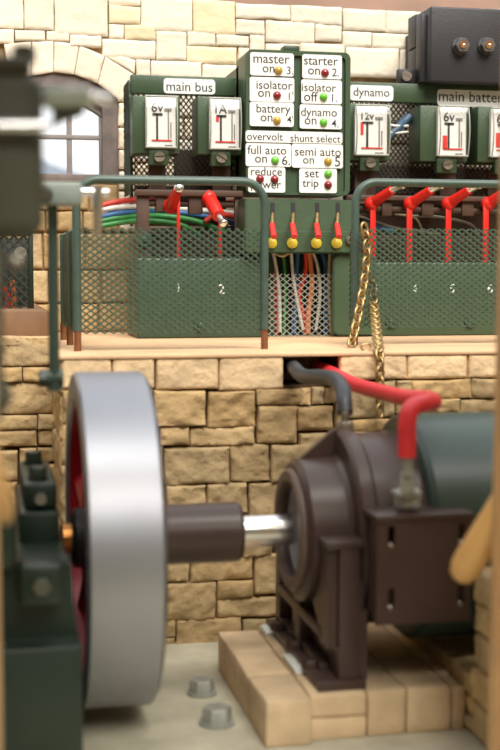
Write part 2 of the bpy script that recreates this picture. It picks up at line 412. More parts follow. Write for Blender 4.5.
rr = [(-20,top,23.5,28),(24,top,53.8,30),(54.5,top,108,35.5),(108.5,top,141,5.5),(109,6,140.5,23.7),(109,24,124,39),(124.5,24.5,156,40),(141,-2,192.5,31),(193,0,235.5,34.5),
 (-20,28.5,14.5,43),(15,30,45.5,41),(46,31,69.5,41),(70,35,101.5,47),(102,39.5,155.5,58.5),(156,31,186.5,60.5),(187,31.5,215.5,45.8),(216,35,249,46.5),(187,46.3,237,63.7),
 (151,61,201.5,78),(202,64.3,238,81),(136,59,150.5,77),(236,4,290.5,19),(291,6,342.5,24),(343,9,385.5,31),(386,11,425,33),(236,19.5,265,34.5),(265.5,21,315,43),(315.5,24.5,342.5,41),
 (343,31.5,372,47),(372.5,33.5,425,49),(249.5,35,265,62),(265.5,43.5,300,64),(300.5,43.5,345,62),(345.5,47.5,399,77),(399.5,49.5,430,78),(238,47,249,80),(425.5,10,480,33),(430.5,33.5,510,60),(425.5,49.5,500,80),(480.5,9,530,33)]
def pale(warm=False):
    k = random.uniform(.94, 1.05); y = 0 if warm else 1
    return (k*1.0, k*(.93 if y < .17 else 1), k*(.76 if y < .17 else 1), 1)
for r in rr: stone_px(bm, r, YU, g=.30, rough=.003, edge=.006, chip=.004, tint=pale(r in ((109,6,140.5,23.7), (193,0,235.5,34.5), (187,46.3,237,63.7), (124.5,24.5,156,40))), cell=.02)
for q in [((10,84),(30.5,75.5),(31,41.5),(4,44)),((31.3,75.2),(53.3,71.5),(53.4,41),(31.8,41.3)),((54,71.5),(74,74),(79.3,44.5),(54.2,41.3)),
          ((74.7,74),(97.5,83),(104.5,56),(80,45)),((98.3,83.5),(118,99),(134,74),(105.2,56.4)),((105.5,56),(134.5,73),(135.5,60),(108,52))]:
    stone(bm, [at(*p, YU) for p in q], (0, -1, 0), .05, rough=.003, edge=.006, chip=.002, tint=pale(), cell=.02)
courses(bm, jx, jx+.085, at(120, 232, YU).z, at(125, 78, YU).z, YU, .08, .13, .09, .09, rough=.004, edge=.01, tint=None)
courses(bm, jx+.085, 4.2, at(120, 232, YU).z, at(133, 82, YU).z, YU, .10, .17, .16, .34, rough=.004, edge=.01)
courses(bm, -1.58, ax-half-.01, at(120, 232, YU).z, at(-20, 44, YU).z, YU, .10, .17, .16, .30, rough=.003, edge=.006)
courses(bm, -1.58, at(-20, 20, YU).x, at(-20, 44, YU).z, zt, YU, .10, .17, .16, .30, rough=.003, edge=.006)
fixn(bm); struct('wall_back', bm, 'pale_stone', smooth=50)
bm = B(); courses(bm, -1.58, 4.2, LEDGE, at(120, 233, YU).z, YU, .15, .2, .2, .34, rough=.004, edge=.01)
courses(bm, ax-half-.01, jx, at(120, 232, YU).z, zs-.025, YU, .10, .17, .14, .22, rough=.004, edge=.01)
fixn(bm); struct('wall_back_base_shaded', bm, 'stone', smooth=50)  # darker stone colour stands in for shade on the foot of this wall

# window: timber arch frame, glazing bars, pane
wr = thing('window_1', 'arched timber window', 'window', (ax, YU+.1, zs)); wr['kind'] = 'structure'
def arch_band(r0, r1, y0, y1):
    b = B(); n = 22; o1 = [(ax+half*1.0*(-1+2*i/n)) for i in range(n+1)]
    s0 = math.asin(half/Ra); P = []
    for i in range(n+1):
        t = -s0+2*s0*i/n; P.append((ax+r1*math.sin(t), cz+r1*math.cos(t)))
    for i in range(n, -1, -1):
        t = -s0+2*s0*i/n; P.append((ax+r0*math.sin(t), cz+r0*math.cos(t)))
    return prism(b, P, 'y', y0, y1)
fw = .075
b = arch_band(Ra-fw, Ra+.004, YU+.02, YU+.16)
box(b, jx-fw, jx+.006, YU+.021, YU+.159, zs, spring+.004); box(b, ax-half-.006, ax-half+fw, YU+.021, YU+.159, zs, spring+.004)
for sx in (1, -1):      # haunch blocks where the arch meets the jambs
    prism(b, [(ax+sx*(half+.004), spring), (ax+sx*(half+.004), spring+.005), (ax+sx*(half-fw), arc(ax+half-fw)-.006), (ax+sx*(half-fw), spring-.0)], 'y', YU+.022, YU+.158)
box(b, ax-half, jx, YU+.02, YU+.18, zs-.02, zs+.022, .004)
obj('window_frame', b, 'timber', wr)
b = B(); mx_ = at(70.5, 140, YU).x; mz = at(70, 135.5, YU).z
box(b, mx_-.013, mx_+.013, YU+.07, YU+.11, zs, arc(mx_)-.03, .003); box(b, ax-half, jx-.04, YU+.065, YU+.105, mz-.011, mz+.011, .003)
box(b, 2*ax-mx_-.06, 2*ax-mx_-.034, YU+.07, YU+.11, zs, arc(mx_)-.03, .003)
box(b, jx-fw-.012, jx-fw+.01, YU+.06, YU+.11, zs, spring, .003)
obj('glazing_bar', b, 'bar', wr)
b = arch_band(Ra-.22, Ra-fw+.01, YU+.10, YU+.11)
zq = cz+(Ra-.24)*math.cos(math.asin(half/Ra))
obj('transom_panel', arch_band(Ra-fw-.035, Ra-fw+.01, YU+.05, YU+.13), 'bar', wr); b.free()
b = B(); box(b, ax-half+.02, jx-.03, YU+.085, YU+.09, zs, az_in-.03)
obj('pane', b, 'glass', wr)

# far outside: hazy hills seen through the window, a brick house seen over the wall
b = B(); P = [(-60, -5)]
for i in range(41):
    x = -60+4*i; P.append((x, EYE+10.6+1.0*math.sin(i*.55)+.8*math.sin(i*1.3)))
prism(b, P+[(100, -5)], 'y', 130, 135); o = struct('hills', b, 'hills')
b = B(); hx0 = at(150, 0, 16).x; box(b, hx0, hx0+7, 16, 18, -2, 6.2); struct('wall_far_house', b, 'far_brick')

# door posts of the opening the room is seen through
YT1 = 2.9; xp = at(494, 550, YT1).x
b = prism(B(), [(at(492, 745, YT1).x, 0), (xp+.3, 0), (xp+.3, 2.2), (at(509, 30, YT1).x, 2.2)], 'y', YT1, YT1+.034); struct('trim_1', b, 'post_wood')
xp2 = at(-4, 480, 2.0).x
b = B(); box(b, xp2-.2, xp2, 2.0, 2.05, 0, 2.1, .004); struct('trim_2', b, 'post_wood')

zo = 2.02                                # unseen front wall around the opening and ground outside, added to darken the room
xo = at(500, 550, 2.9).x
b = B(); box(b, -1.6, xp2-.2, 1.98, 2.14, 0, 3.15); box(b, xo, 3.4, 1.98, 2.14, 0, 3.15); box(b, xp2-.2, xo, 1.98, 2.14, zo, 3.15)
struct('wall_front', b, 'plain_stone')
b = B(); box(b, -1.75, -1.6, 1.98, 6.78, 0, zt); struct('wall_side_left', b, 'plain_stone')
b = B(); box(b, 3.4, 3.55, 1.98, 6.78, 0, zt); struct('wall_side_right', b, 'plain_stone')
b = B(); box(b, -80, 120, -40, 140, -.30, -.10); struct('ground', b, 'ground')
# low stone pier at the right, under the generator
XR = 1.38; PZ = .134
b = B(); courses(b, 3.0, 3.47, 0, .50, XR, .085, .12, .14, .22, nrm=(-1, 0, 0), rough=.005); courses(b, 3.47, YW, 0, .185, XR, .06, .10, .14, .22, nrm=(-1, 0, 0), rough=.005)
fixn(b); L = b.verts.layers.float_color['tint']; n0 = len(b.verts)
box(b, XR+.03, XR+.6, 3.02, 3.46, 0, .495); box(b, XR+.03, XR+.6, 3.46, YW, 0, .18)
for v in b.verts:
    if v[L][0] == 0: v[L] = (.9, .9, .9, 1)
struct('wall_right', b, 'stone', smooth=50)

# ================================================================== FLYWHEEL AND SHAFT
WY, WZ, WR = 3.863, .55, .50
wx0, wx1 = .286, .499; wc = (wx0+wx1)/2
wx0 -= .024; wx1 -= .024; wc -= .024
fl = thing('flywheel', 'large grey steel flywheel with red inside, on a horizontal shaft', 'flywheel', (wc, WY, .05))
b = lathe_x(B(), [(wx0, .425), (wx0, WR-.008), (wx0+.008, WR), (wx1-.012, WR), (wx1, WR-.012), (wx1, .425), (wx1-.01, .42), (wx0+.01, .42)], WY, WZ, 128, closed=True)
obj('rim', b, 'steel', fl, smooth=25)
b = lathe_x(B(), [(wx0+.012, .421), (wx0+.012, .404), (wx0+.09, .395), (wx1-.09, .395), (wx1-.012, .404), (wx1-.012, .421)], WY, WZ, 96, closed=True)
obj('rim_lining', b, 'wheel_red', fl)
for k in range(6):
    a = 2*PI*k/6+.25; d = Vector((0, math.sin(a), math.cos(a))); c0 = Vector((wc-.03, WY, WZ))
    b = sweep(B(), [c0+d*.07, c0+d*.25, c0+d*.40], [.045, .036, .042], 14)
    for v in b.verts: v.co.x = wc-.03+(v.co.x-wc+.03)*1.25
    obj('spoke', b, 'wheel_red', fl)
hx0_, hx1_ = at(71, 545, WY).x, wx0+.1
obj('hub', lathe_x(B(), [(hx0_, .070), (hx0_+.008, .078), (wx0-.01, .078), (wx0, .09), (wx1-.01, .09), (wx1, .09)], WY, WZ, 40), 'hub', fl)
bx0 = at(61, 545, WY).x
obj('collar', lathe_x(B(), [(bx0, .040), (bx0+.006, .046), (hx0_+.002, .046)], WY, WZ, 32), 'copper', fl, label='brass collar')
cx1 = at(240, 535, WY).x
obj('coupling', lathe_x(B(), [(wx1, .115), (wx1+.012, .115), (wx1+.03, .096), (wx1+.05, .092), (cx1-.01, .092), (cx1, .084), (cx1, .05)], WY, WZ, 48), 'brown', fl, label='brown coupling sleeve')
obj('shaft', lathe_x(B(), [(cx1-.01, .049), (1.02, .049)], WY, WZ, 40), 'bright', fl, label='bright steel shaft')

# ================================================================== STEAM ENGINE BED (left)
eng = thing('steam_engine_bed', 'dark green cast engine bed with bolted bearing beside the flywheel', 'engine', (.12, 3.6, 0))
EX0 = -.45
b = B(); box(b, EX0, at(83, 700, 3.25).x, 3.25, 4.35, 0, at(50, 647, 3.25).z, .012)
obj('bed', b, 'dark_green', eng)
zb = at(50, 647, 3.25).z; zm = at(40, 562, 3.35).z
b = prism(B(), [(EX0, zb-.01), (at(79, 640, 3.3).x, zb-.01), (at(66, 565, 3.45).x, zm), (EX0, zm)], 'y', 3.34, 4.25)
bmesh.ops.bevel(b, geom=b.edges[:], offset=.008, segments=2, affect='EDGES')
obj('pedestal', b, 'dark_green', eng)
x0, x1 = at(20, 540, 3.6).x, at(60, 540, 3.6).x; zt1 = at(40, 512, 3.6).z; zt2_ = at(40, 484, 3.62).z
b = B(); box(b, x0, x1, 3.60, 4.12, zm-.01, zt1, .010); obj('bearing_block', b, 'dark_green', eng)
b = B(); box(b, x0+.012, x1-.004, 3.63, 4.09, zt1+.004, zt2_, .010); obj('bearing_cap', b, 'dark_green', eng)
xm = (x0+x1)/2
for yy in (3.70, 4.02):
    b = B(); rod(b, (xm, yy, zt2_-.002), (xm, yy, zt2_+.008), .030, n=16); hexnut(b, (xm, yy, zt2_+.008), (0, 0, 1), .026, .03)
    obj('cap_nut', b, 'dark_green', eng)
b = B(); c = Vector((xm+.004, 3.632, (zt1+zt2_)/2-.005)); rod(b, c, c+Vector((0, -.02, 0)), .016, n=16); obj('grease_plug', b, 'screw', eng)
b = B(); p = at(37, 590, 3.30); box(b, p.x-.045, p.x+.062, 3.25, 3.36, p.z-.03, p.z+.075, .012); obj('lug', b, 'dark_green', eng)
b = B(); hexnut(b, (p.x+.01, 3.252, p.z+.02), (0, -1, 0), .024, .02); obj('lug_nut', b, 'olive', eng)
b = B(); p = at(8, 545, 3.3); box(b, EX0, p.x+.02, 3.27, 3.6, p.z-.06, p.z+.09, .02); obj('crosshead_guide', b, 'dark_green', eng)

# ================================================================== STEAM VALVE (upper left, close)
YV = 2.5
val = thing('steam_valve', 'dark green valve column with pipe stub and hanging rod, left edge', 'valve', (-.02, YV, .0))
x0, x1 = -.12, at(44, 150, YV-.08).x
b = B(); xc = (x0+x1)/2; box(b, x0, x1, YV-.08, YV+.08, at(20, 238, YV).z, at(20, 78, YV).z, .03, 3)
obj('valve_chest', b, 'olive', val)
b = B(); box(b, x0, at(31, 70, YV).x, YV-.07, YV+.07, at(20, 82, YV).z, at(20, 60, YV).z, .02, 3); obj('chest_lid', b, 'olive', val)
b = B(); p = at(24, 50, YV); hexnut(b, (p.x, YV, at(20, 62, YV).z), (0, 0, 1), .022, .03); obj('lid_nut', b, 'olive', val)
b = B(); rod(b, (-.12, YV, 0), (-.12, YV, at(20, 250, YV).z), .06, n=24); box(b, -.12, at(3, 300, YV).x, YV-.05, YV+.05, at(20, 420, YV).z, at(20, 235, YV).z, .02); box(b, -.12, at(11, 395, YV).x, YV-.05, YV+.05, at(20, 414, YV).z, at(20, 376, YV).z, .03); obj('column', b, 'olive', val)
p0, p1 = at(30, 97, YV), at(88, 97, YV)
b = B(); rod(b, p0, p1, .019, n=24); rod(b, at(47, 97, YV), at(51, 97, YV), .026, n=24); rod(b, at(84, 97, YV), at(89, 97, YV), .023, n=24); obj('pipe', b, 'pipe_green_lit', val)
b = B(); rod(b, p1, at(109, 99, YV), .011, n=16); dome(b, at(109, 99, YV), .011, (1, 0, 0)); obj('spindle', b, 'bright', val, label='bright steel spindle end')
b = prism(B(), [(at(53, 104, YV).x, at(60, 104, YV).z), (at(84, 104, YV).x, at(60, 102, YV).z), (at(84, 112, YV).x, at(60, 113, YV).z), (at(60, 125, YV).x, at(60, 122, YV).z), (at(53, 127, YV).x, at(60, 127, YV).z)], 'y', YV+.0, YV+.03)
obj('pipe_bracket', b, 'olive', val)
b = B(); q0, q1 = at(-10, 126, YV-.11), at(44, 126, YV-.11); rod(b, q0, q1, .010, n=20); dome(b, q1, .010, (1, 0, 0)); obj('band', b, 'bright', val, label='bright steel rod across the column')
b = B(); p = at(16, 262, YV-.12); rod(b, (p.x, YV-.06, p.z), (p.x, YV-.12, p.z), .008); dome(b, p, .016, (0, -1, 0)); dome(b, p, .016, (0, 1, 0)); obj('drain_knob', b, 'screw', val)
YB = 3.7
r = R(40, 183, 81, 206, YB)
b = B(); box(b, r[0], r[1], YB-.05, YB+.07, r[2], r[3], .01); obj('guide_block', b, 'pipe_green', val)
b = B(); rod(b, (-.02, YV, (r[2]+r[3])/2), (r[0]+.02, YB, (r[2]+r[3])/2), .022); obj('arm', b, 'olive', val)
b = B(); rod(b, at(81, 192, YB), at(108, 193, YB), .012, n=16); rod(b, at(98, 186, YB), at(97, 236, YB), .017, .013, n=16); obj('drip_cock', b, 'bright', val, label='bright steel cock')
YR = YB+.02; pt = at(54, 200, YR); xrod = at(53.5, 300, YR).x; zn = at(53, 378, YR).z
b = B(); rod(b, (xrod, YR, pt.z), (xrod, YR, zn-.02), .0155, n=16); obj('rod', b, 'rail_green', val)
b = B(); rod(b, (xrod-.028, YR, zn), (xrod+.024, YR, zn), .024, n=20); hexnut(b, (xrod-.022, YR-.0, zn), (-1, 0, 0), .026, .022); rod(b, (xrod, YR, zn+.02), (xrod, YR, zn-.035), .022, n=16)
obj('rod_nut', b, 'rail_green', val)

# ================================================================== DYNAMO ON ITS PLINTH
DY, DZ = WY, WZ
# plinth blocks
pl_x0 = atz(217.5, 631, PZ).x; pl_yb = atz(217.5, 631, PZ).y; pn = atz(262, 703, PZ); pl_yf = pn.y
pl = thing('brick_plinth', 'low plinth of tan stone blocks carrying the brown generator', 'plinth', (1.0, 3.6, 0))
def block(x0, x1, y0, y1, z0, z1):
    b = B(); box(b, x0+.002, x1-.002, y0+.002, y1-.002, z0, z1, .008, 2)
    bmesh.ops.subdivide_edges(b, edges=[e for e in b.edges if e.calc_length() > .05], cuts=3, use_grid_fill=True)
    for v in b.verts:
        v.co += Vector((noise.noise(v.co*11), noise.noise(v.co*11+Vector((5, 5, 5))), noise.noise(v.co*11+Vector((9, 1, 4)))))*.004
    L = b.verts.layers.float_color.new('tint'); k = random.uniform(.92, 1.1)
    for v in b.verts: v[L] = (k, k, k, 1)
    return b
bw = atz(308, 697, PZ).x-atz(262, 703, PZ).x
bp = B(); bp.verts.layers.float_color.new('tint')
ys = [pl_yf, pl_yf+.25, pl_yf+.49, pl_yb]
for y0, y1 in zip(ys, ys[1:]): join(bp, block(pl_x0, pl_x0+bw, y0, y1, 0, PZ))
xx = pl_x0+bw
for k, l in enumerate((.17, .12, .14, .15, .2)):
    x2 = min(xx+l, XR-.0)
    if x2-xx < .03: break
    if k == 0: join(bp, block(xx, x2, pl_yf+.03, pl_yf+.27, 0, PZ*.48)); join(bp, block(xx, x2, pl_yf+.03, pl_yf+.27, PZ*.5, PZ))
    else: join(bp, block(xx, x2, pl_yf+.03, pl_yf+.27, 0, PZ))
    join(bp, block(xx, x2, pl_yf+.275, pl_yb, 0, PZ)); xx = x2
obj('blockwork', bp, 'block_stone', pl, smooth=40)

dyn = thing('dynamo', 'brown and green dynamo standing on the low stone plinth', 'dynamo', (1.1, DY, PZ))
fx, flx, gx = .935, 1.075, 1.28           # bearing face, flange, green casing face
obj('bearing_ring', lathe_x(B(), [(fx-.012, .150), (fx-.018, .158), (fx-.018, .182), (fx-.010, .190), (fx+.02, .190), (fx+.02, .150)], DY, DZ, 72, closed=True), 'ring_brown', dyn)
obj('end_shield', lathe_x(B(), [(fx+.11, .145), (fx, .150), (fx, .205), (fx+.014, .222), (flx-.02, .226), (flx-.006, .236), (flx-.006, .30), (flx+.004, .312), (flx+.04, .312), (flx+.05, .304), (flx+.05, .29), (flx+.0, .14)], DY, DZ, 96, closed=True), 'brown', dyn, smooth=30)
obj('bearing_insert', lathe_x(B(), [(fx+.06, .052), (fx+.055, .10), (fx+.02, .147), (fx+.10, .147), (fx+.11, .052)], DY, DZ, 64, closed=True), 'insert', dyn)
for a in (0, 180):
    a = math.radians(a); u = Vector((0, -math.sin(a), math.cos(a))); s = Vector((0, math.cos(a), math.sin(a)))
    b = B(); c0 = Vector((0, DY, DZ)); P = [(fx+.012, .215), (flx, .215), (flx, .308), (flx-.012, .308)]
    q = [b.verts.new(Vector((x, 0, 0))+c0+u*r+s*.012) for x, r in P]; w_ = [b.verts.new(Vector((x, 0, 0))+c0+u*r-s*.012) for x, r in P]
    b.faces.new(q); b.faces.new(w_[::-1])
    for i in range(4): b.faces.new((q[i], w_[i], w_[(i+1) % 4], q[(i+1) % 4]))
    fixn(b); obj('rib', b, 'brown', dyn)
obj('yoke', lathe_x(B(), [(flx+.045, .296), (gx, .300), (gx+.01, .29)], DY, DZ, 96), 'brown', dyn)
obj('casing', lathe_x(B(), [(gx, .29), (gx, .338), (gx+.015, .353), (2.1, .353), (2.115, .33)], DY, DZ, 96), 'casing', dyn, label='green casing')
# foot frame: two legs, sill, shoulders and web in the plane of the bearing
fn, ff = atz(313, 692, PZ).y, atz(268, 627, PZ).y
lx0, lx1 = fx+.012, fx+.125
b = B(); box(b, lx0-.012, lx1+.02, fn-.01, ff, PZ, PZ+.03, .005)
box(b, lx0+.052, lx1, fn, fn+.10, PZ+.02, DZ+.02, .006); box(b, lx0+.02, lx1, ff-.07, ff-.01, PZ+.02, DZ-.02, .006)
box(b, lx0+.02, lx1-.03, DY+.04, DY+.13, PZ+.02, DZ-.15, .004)
box(b, lx0+.015, lx1-.02, fn+.08, ff-.03, PZ+.135, PZ+.165, .004)
box(b, lx0+.02, lx0+.05, fn+.10, ff-.03, PZ+.02, PZ+.05, .004)
b3 = [(fn+.02, PZ+.12), (fn+.10, PZ+.12), (fn+.10, PZ+.16)] + [(DY+.235*math.cos(a), DZ+.235*math.sin(a)) for a in [math.radians(t) for t in range(236, 186, -8)]] + [(fn+.10, DZ-.0), (fn+.02, DZ-.0)]
prism(b, b3, 'x', lx0+.02, lx0+.05)
box(b, lx0+.012, lx1+.02, fn-.006, fn+.16, DZ-.0, DZ+.022, .004); box(b, lx0+.06, lx1+.03, fn+.02, ff-.02, PZ+.02, DZ-.19)
box(b, lx0+.07, lx1+.02, fn+.03, DY-.1, DZ-.25, DZ-.01)
obj('foot_frame', b, 'brown', dyn)
for yy in (fn+.14, fn+.34, ff-.14):
    b = B(); hexnut(b, (lx0-.0, yy, PZ+.028), (0, 0, 1), .026, .026); obj('foot_nut', b, 'brown', dyn)
b = B(); box(b, lx0-.038, lx0-.010, fn+.16, fn+.34, PZ, PZ+.016, .004); obj('shim', b, 'paint_white', dyn, label='pale packing strip under the foot'); b = B(); box(b, lx0-.036, lx0-.010, ff-.12, ff-.02, PZ, PZ+.016, .004); obj('shim', b, 'paint_white', dyn, label='pale packing strip under the foot')
# bracket plate with four slots
YP = DY-.415; r = R(377, 518, 471, 623, YP); x0, x1, z0, z1 = r
b = B(); sw, sh = .020, .055
xs = [x0, x0+.032, x0+.032+sw, x1-.040, x1-.040+sw, x1]; zz = [z0, z0+.050, z0+.050+sh, z1-.075, z1-.075+sh, z1]
for i in range(5):
    for j in range(5):
        if i in (1, 3) and j in (1, 3): continue
        box(b, xs[i], xs[i+1], YP, YP+.03, zz[j], zz[j+1])
bmesh.ops.remove_doubles(b, verts=b.verts, dist=1e-5)
box(b, x0-.006, x1+.006, YP-.008, YP+.14, z1-.004, z1+.012, .004); box(b, x0+.01, x0+.03, YP+.02, YP+.30, z0+.02, z1-.01); box(b, x1-.03, x1-.01, YP+.02, YP+.30, z0+.02, z1-.01)
obj('bracket_plate', b, 'brown', dyn)
for i in (1, 3):
    for j in (1, 3):
        b = B(); dome(b, ((xs[i]+xs[i+1])/2, YP+.012, zz[j]-.004), .013, (0, -1, 0)); obj('slot_screw', b, 'screw', dyn)
# terminals
pt = at(411, 497, YP+.03); b = B()
hexnut(b, (pt.x, YP-.03+.09, pt.z-.03), (0, 0, 1), .040, .05); rod(b, (pt.x, YP+.06, pt.z-.06), (pt.x, YP+.06, pt.z+.055), .016)
obj('terminal_post', b, 'dull', dyn)
b = B(); pk = Vector((flx+.028, DY, DZ+.30)); hexnut(b, pk, (0, 0, 1), .028, .034); rod(b, pk, pk+Vector((0, 0, .06)), .013); obj('terminal_post', b, 'screw', dyn)

# cables
def cable(name, pts, r, m, label, cat='cable', k=10, group=None, n=10):
    P = smooth_path(pts, k); o = sweep(B(), P, r, n); return solo(name, o, m, P[0], label, cat, group, smooth=60)
red_pts = [at(316, 366, 4.80), at(333, 374, 4.55), at(356, 385, 4.3), at(385, 393, 4.0), at(408, 398, 3.78), at(428, 399, 3.66), at(433, 402, 3.58), at(424, 403, 3.50), at(411, 409, 3.46), at(407, 424, 3.45), at(407, 440, 3.45), at(407, 457, 3.45)]
rc = cable('red_cable', red_pts, .026, 'red_cable', 'thick red cable from the wall hole to the near dynamo terminal', n=16)
pe = red_pts[-1]
b = B(); rod(b, pe+Vector((0, 0, .03)), pe+Vector((.002, 0, -.055)), .018, .015, 14); box(b, pe.x-.018, pe.x+.022, 3.445, 3.458, pt.z+.005, pe.z-.04, .004); box(b, pe.x-.03, pe.x+.045, 3.445, 3.50, pt.z+.008, pt.z+.02, .004)
obj('cable_lug', b, 'dull', rc, label='grey metal lug')
blk = [at(286, 366, 4.95), at(293, 367, 4.60), at(303, 376, 4.42), at(320, 377, 4.22), at(334, 379, 4.08), at(342, 388, 3.96), at(344, 400, 3.90), at(345, 413, 3.875)]
bc = cable('black_cable', blk, .026, 'black_cable', 'thick black cable from the wall hole to the dynamo top', n=16)
b = B(); rod(b, blk[-1]+Vector((0, 0, .02)), Vector((pk.x, DY, pk.z+.045)), .016, .014, 12); obj('cable_lug', b, 'screw', bc)

# peg and floor bolts
def peg(lab, tail, head, Y, r):
    a, c = at(*tail, Y-.17 if tail[0] > 0 else Y-.24), at(*head, Y); d = (c-a); P = [a+d*t for t in (0, .3, .6, .78, .88, .95, .985, 1)]
    solo('wooden_peg', sweep(B(), P, [r*k for k in (.82, .86, .95, 1, .97, .80, .5, .1)], 20), 'peg_wood', a, lab, 'peg', 'wooden pegs behind the door posts')
peg('tan rounded wooden peg in front of the dynamo bracket', (516, 481), (459, 579), 3.08, .041)
peg('tan wooden peg at the left edge above the engine bed', (-30, 380), (7, 522), 2.3, .018)
for (px, py, s, lab) in ((202, 690, 1.0, 'grey hex bolt in the floor nearer the stone wall'), (217, 720, 1.12, 'grey hex bolt in the floor nearest the viewer')):
    p = atz(px, py+4, 0); t = thing('floor_bolt', lab, 'bolt', (p.x, p.y, 0), 'bolts in the concrete floor')
    b = B(); rod(b, p, p+Vector((0, 0, .010)), .048*s, n=24); obj('washer', b, 'dull', t)
    b = B(); hexnut(b, p+Vector((0, 0, .009)), (0, 0, 1), .040*s, .040*s); obj('nut', b, 'dull', t)

# ================================================================== SWITCHGEAR ON THE LEDGE
YS, YM = 5.76, 6.08                     # faces of the switch boxes and of the meter boards
def px_box(b, a, c, d, e, Y, depth, bev=.004): r = R(a, c, d, e, Y); return box(b, r[0], r[1], Y, Y+depth, r[2], r[3], bev)
def px_rod(b, p, q, r, n=14): return rod(b, at(*p), at(*q), r, n=n)
def lever(par, pts, r, tip, tipr, bar=None):
    """red handle with bright end; bar = the thin vertical red link below it"""
    b = B(); P = [at(*p) for p in pts]
    sweep(b, P, r, 12); dome(b, P[0], r[0]*1.25 if isinstance(r, list) else r*1.25, (0, -1, 0)); dome(b, P[0], r[0]*1.25 if isinstance(r, list) else r*1.25, (0, 1, 0))
    if bar:
        (bx, y0, y1, Y, wd) = bar; q = R(bx-wd/2, y0, bx+wd/2, y1, Y); box(b, q[0], q[1], Y, Y+.012, q[2], q[3], .002)
    lv = obj('lever', b, 'red', par)
    b = B(); a0, a1 = P[-1], at(*tip); d = (a1-a0).normalized()
    sweep(b, [a0-d*.01, a0+(a1-a0)*.75, a1], [tipr*.8, tipr*.8, tipr], 14); dome(b, a1, tipr, d, .5)
    obj('handle_tip', b, 'bright', lv, label='bright steel handle end')
    return lv
def dimple(par, px, py, Y, r=.030):
    b = B(); c = at(px, py, Y); rod(b, c, c+Vector((0, -.012, 0)), r, r*.9, 20); dome(b, c+Vector((0, -.012, 0)), r*.5, (0, -1, 0), .7); obj('bolt', b, 'box_green', par)

# --- left gear: box numbered 1 2
zL = LEDGE
lg = thing('switchgear', 'green switch box numbered 1 and 2 with two red levers', 'switchgear', (at(200, 337, YS).x, YS, zL), 'switchgear on the ledge')
r = R(137, 258, 268, 337, YS)
b = B(); box(b, r[0], r[1], YS, YS+.42, zL, r[3], .010, 3); obj('cabinet', b, 'box_green', lg)
for ch, px, py in (('1', 178.5, 288), ('2', 221.5, 289)):
    p = at(px, py, YS); obj('number', text_bm(ch, p.x, p.z, YS-.001, size=.062, squeeze=1.0), 'paint_white', lg)
dimple(lg, 200, 325, YS)
YF = 5.92; zc = r[3]
def brown_frame(par, items, rods=()):
    b = B()
    for (a, c, d, e, Y, dep) in items: px_box(b, a, c, d, e, Y, dep, .003)
    for (p, q, rr_) in rods: px_rod(b, p, q, rr_)
    return obj('lever_frame', b, 'gear_brown', par)
brown_frame(lg, [(137, 191, 149.5, 259, YF, .03), (136, 190, 243, 196, YF-.02, .06), (189, 195, 203, 214, YF, .05), (156, 195, 166, 212, YF, .05), (235, 195, 244, 259, YF, .03), (149, 165, 166, 191, YF+.12, .03), (213, 166, 231, 191, YF+.12, .03),
    (205, 226, 243, 258, YF+.2, .02), (150, 228, 205, 258, YF+.2, .02)], [((140, 203, YF+.03), (242, 204.5, YF+.03), .016)])
for px in (144, 253): dimple(lg, px, 240, YF-.005 if px < 200 else YF-.0, .034)
b = B(); px_box(b, 243, 228, 264, 259, YF, .03); obj('end_plate', b, 'box_green', lg)
b = B(); px_box(b, 174, 150, 226, 226, YM+.235, .02); px_box(b, 137, 186, 175, 226, YM+.235, .02); obj('back_board', b, 'gear_brown', lg)
lever(lg, [(171, 206, YF), (174, 199, YF-.12), (178, 190, YF-.26)], [.030, .026, .020], (179, 187.5, YF-.30), .022, (178.5, 192, 258, YF-.03, 3.4))
lever(lg, [(209, 198, YF), (213, 205, YF-.06), (219, 216, YF-.14)], [.030, .032, .030], (224, 224, YF-.19), .022, (220, 216, 258, YF-.03, 3.2))

# --- right gear: box numbered 3 4 5 6
rg = thing('switchgear', 'green switch box numbered 3 to 6 with four red levers', 'switchgear', (at(430, 337, YS).x, YS, zL), 'switchgear on the ledge')
r = R(334, 262, 540, 337, YS); rx = at(356, 300, YS).x
b = B(); box(b, rx-.004, r[1], YS, YS+.42, zL, r[3], .010, 3); obj('cabinet', b, 'green', rg)
P = rounded(at(333, 300, YS-.03).x, rx+.09, zL+.006, at(345, 254, YS-.03).z, .035)
b = prism(B(), P, 'y', YS-.03, YS+.0); bmesh.ops.bevel(b, geom=[e for e in b.edges if abs((e.verts[0].co-e.verts[1].co).y) < 1e-4], offset=.006, segments=2, affect='EDGES')
obj('side_cover', b, 'green', rg)
for ch, px, py in (('3', 375, 288), ('4', 414.5, 289), ('5', 452, 288.5), ('6', 490, 288.5)):
    p = at(px, py, YS); obj('number', text_bm(ch, p.x, p.z, YS-.001, size=.062), 'paint_white', rg)
for px in (391, 470): dimple(rg, px, 322, YS)
brown_frame(rg, [(346, 196, 540, 201, YF-.02, .06), (355, 165, 366, 262, YF+.1, .03), (362, 166, 376, 196, YF+.12, .03), (440, 168, 456, 196, YF+.12, .03), (488, 170, 502, 196, YF+.12, .03), (382, 201, 392, 216, YF, .05), (422, 201, 434, 216, YF, .05), (462, 201, 474, 216, YF, .05),
     (346, 236, 540, 262, YF+.2, .02)], [((350, 208, YF+.03), (540, 213, YF+.03), .022)])
b = B(); px_box(b, 348, 168, 540, 236, YM+.235, .02); obj('back_board', b, 'gear_brown', rg)
for (a, bx) in ((371.5, 373), (410.5, 409.5), (448.5, 448.5), (488, 486)):
    lever(rg, [(a, 204, YF-.03), (a+10, 197, YF-.08), (a+21, 190, YF-.14)], [.028, .024, .022], (a+31, 185, YF-.18), .021, (bx, 203, 263, YF-.05, 5.6))

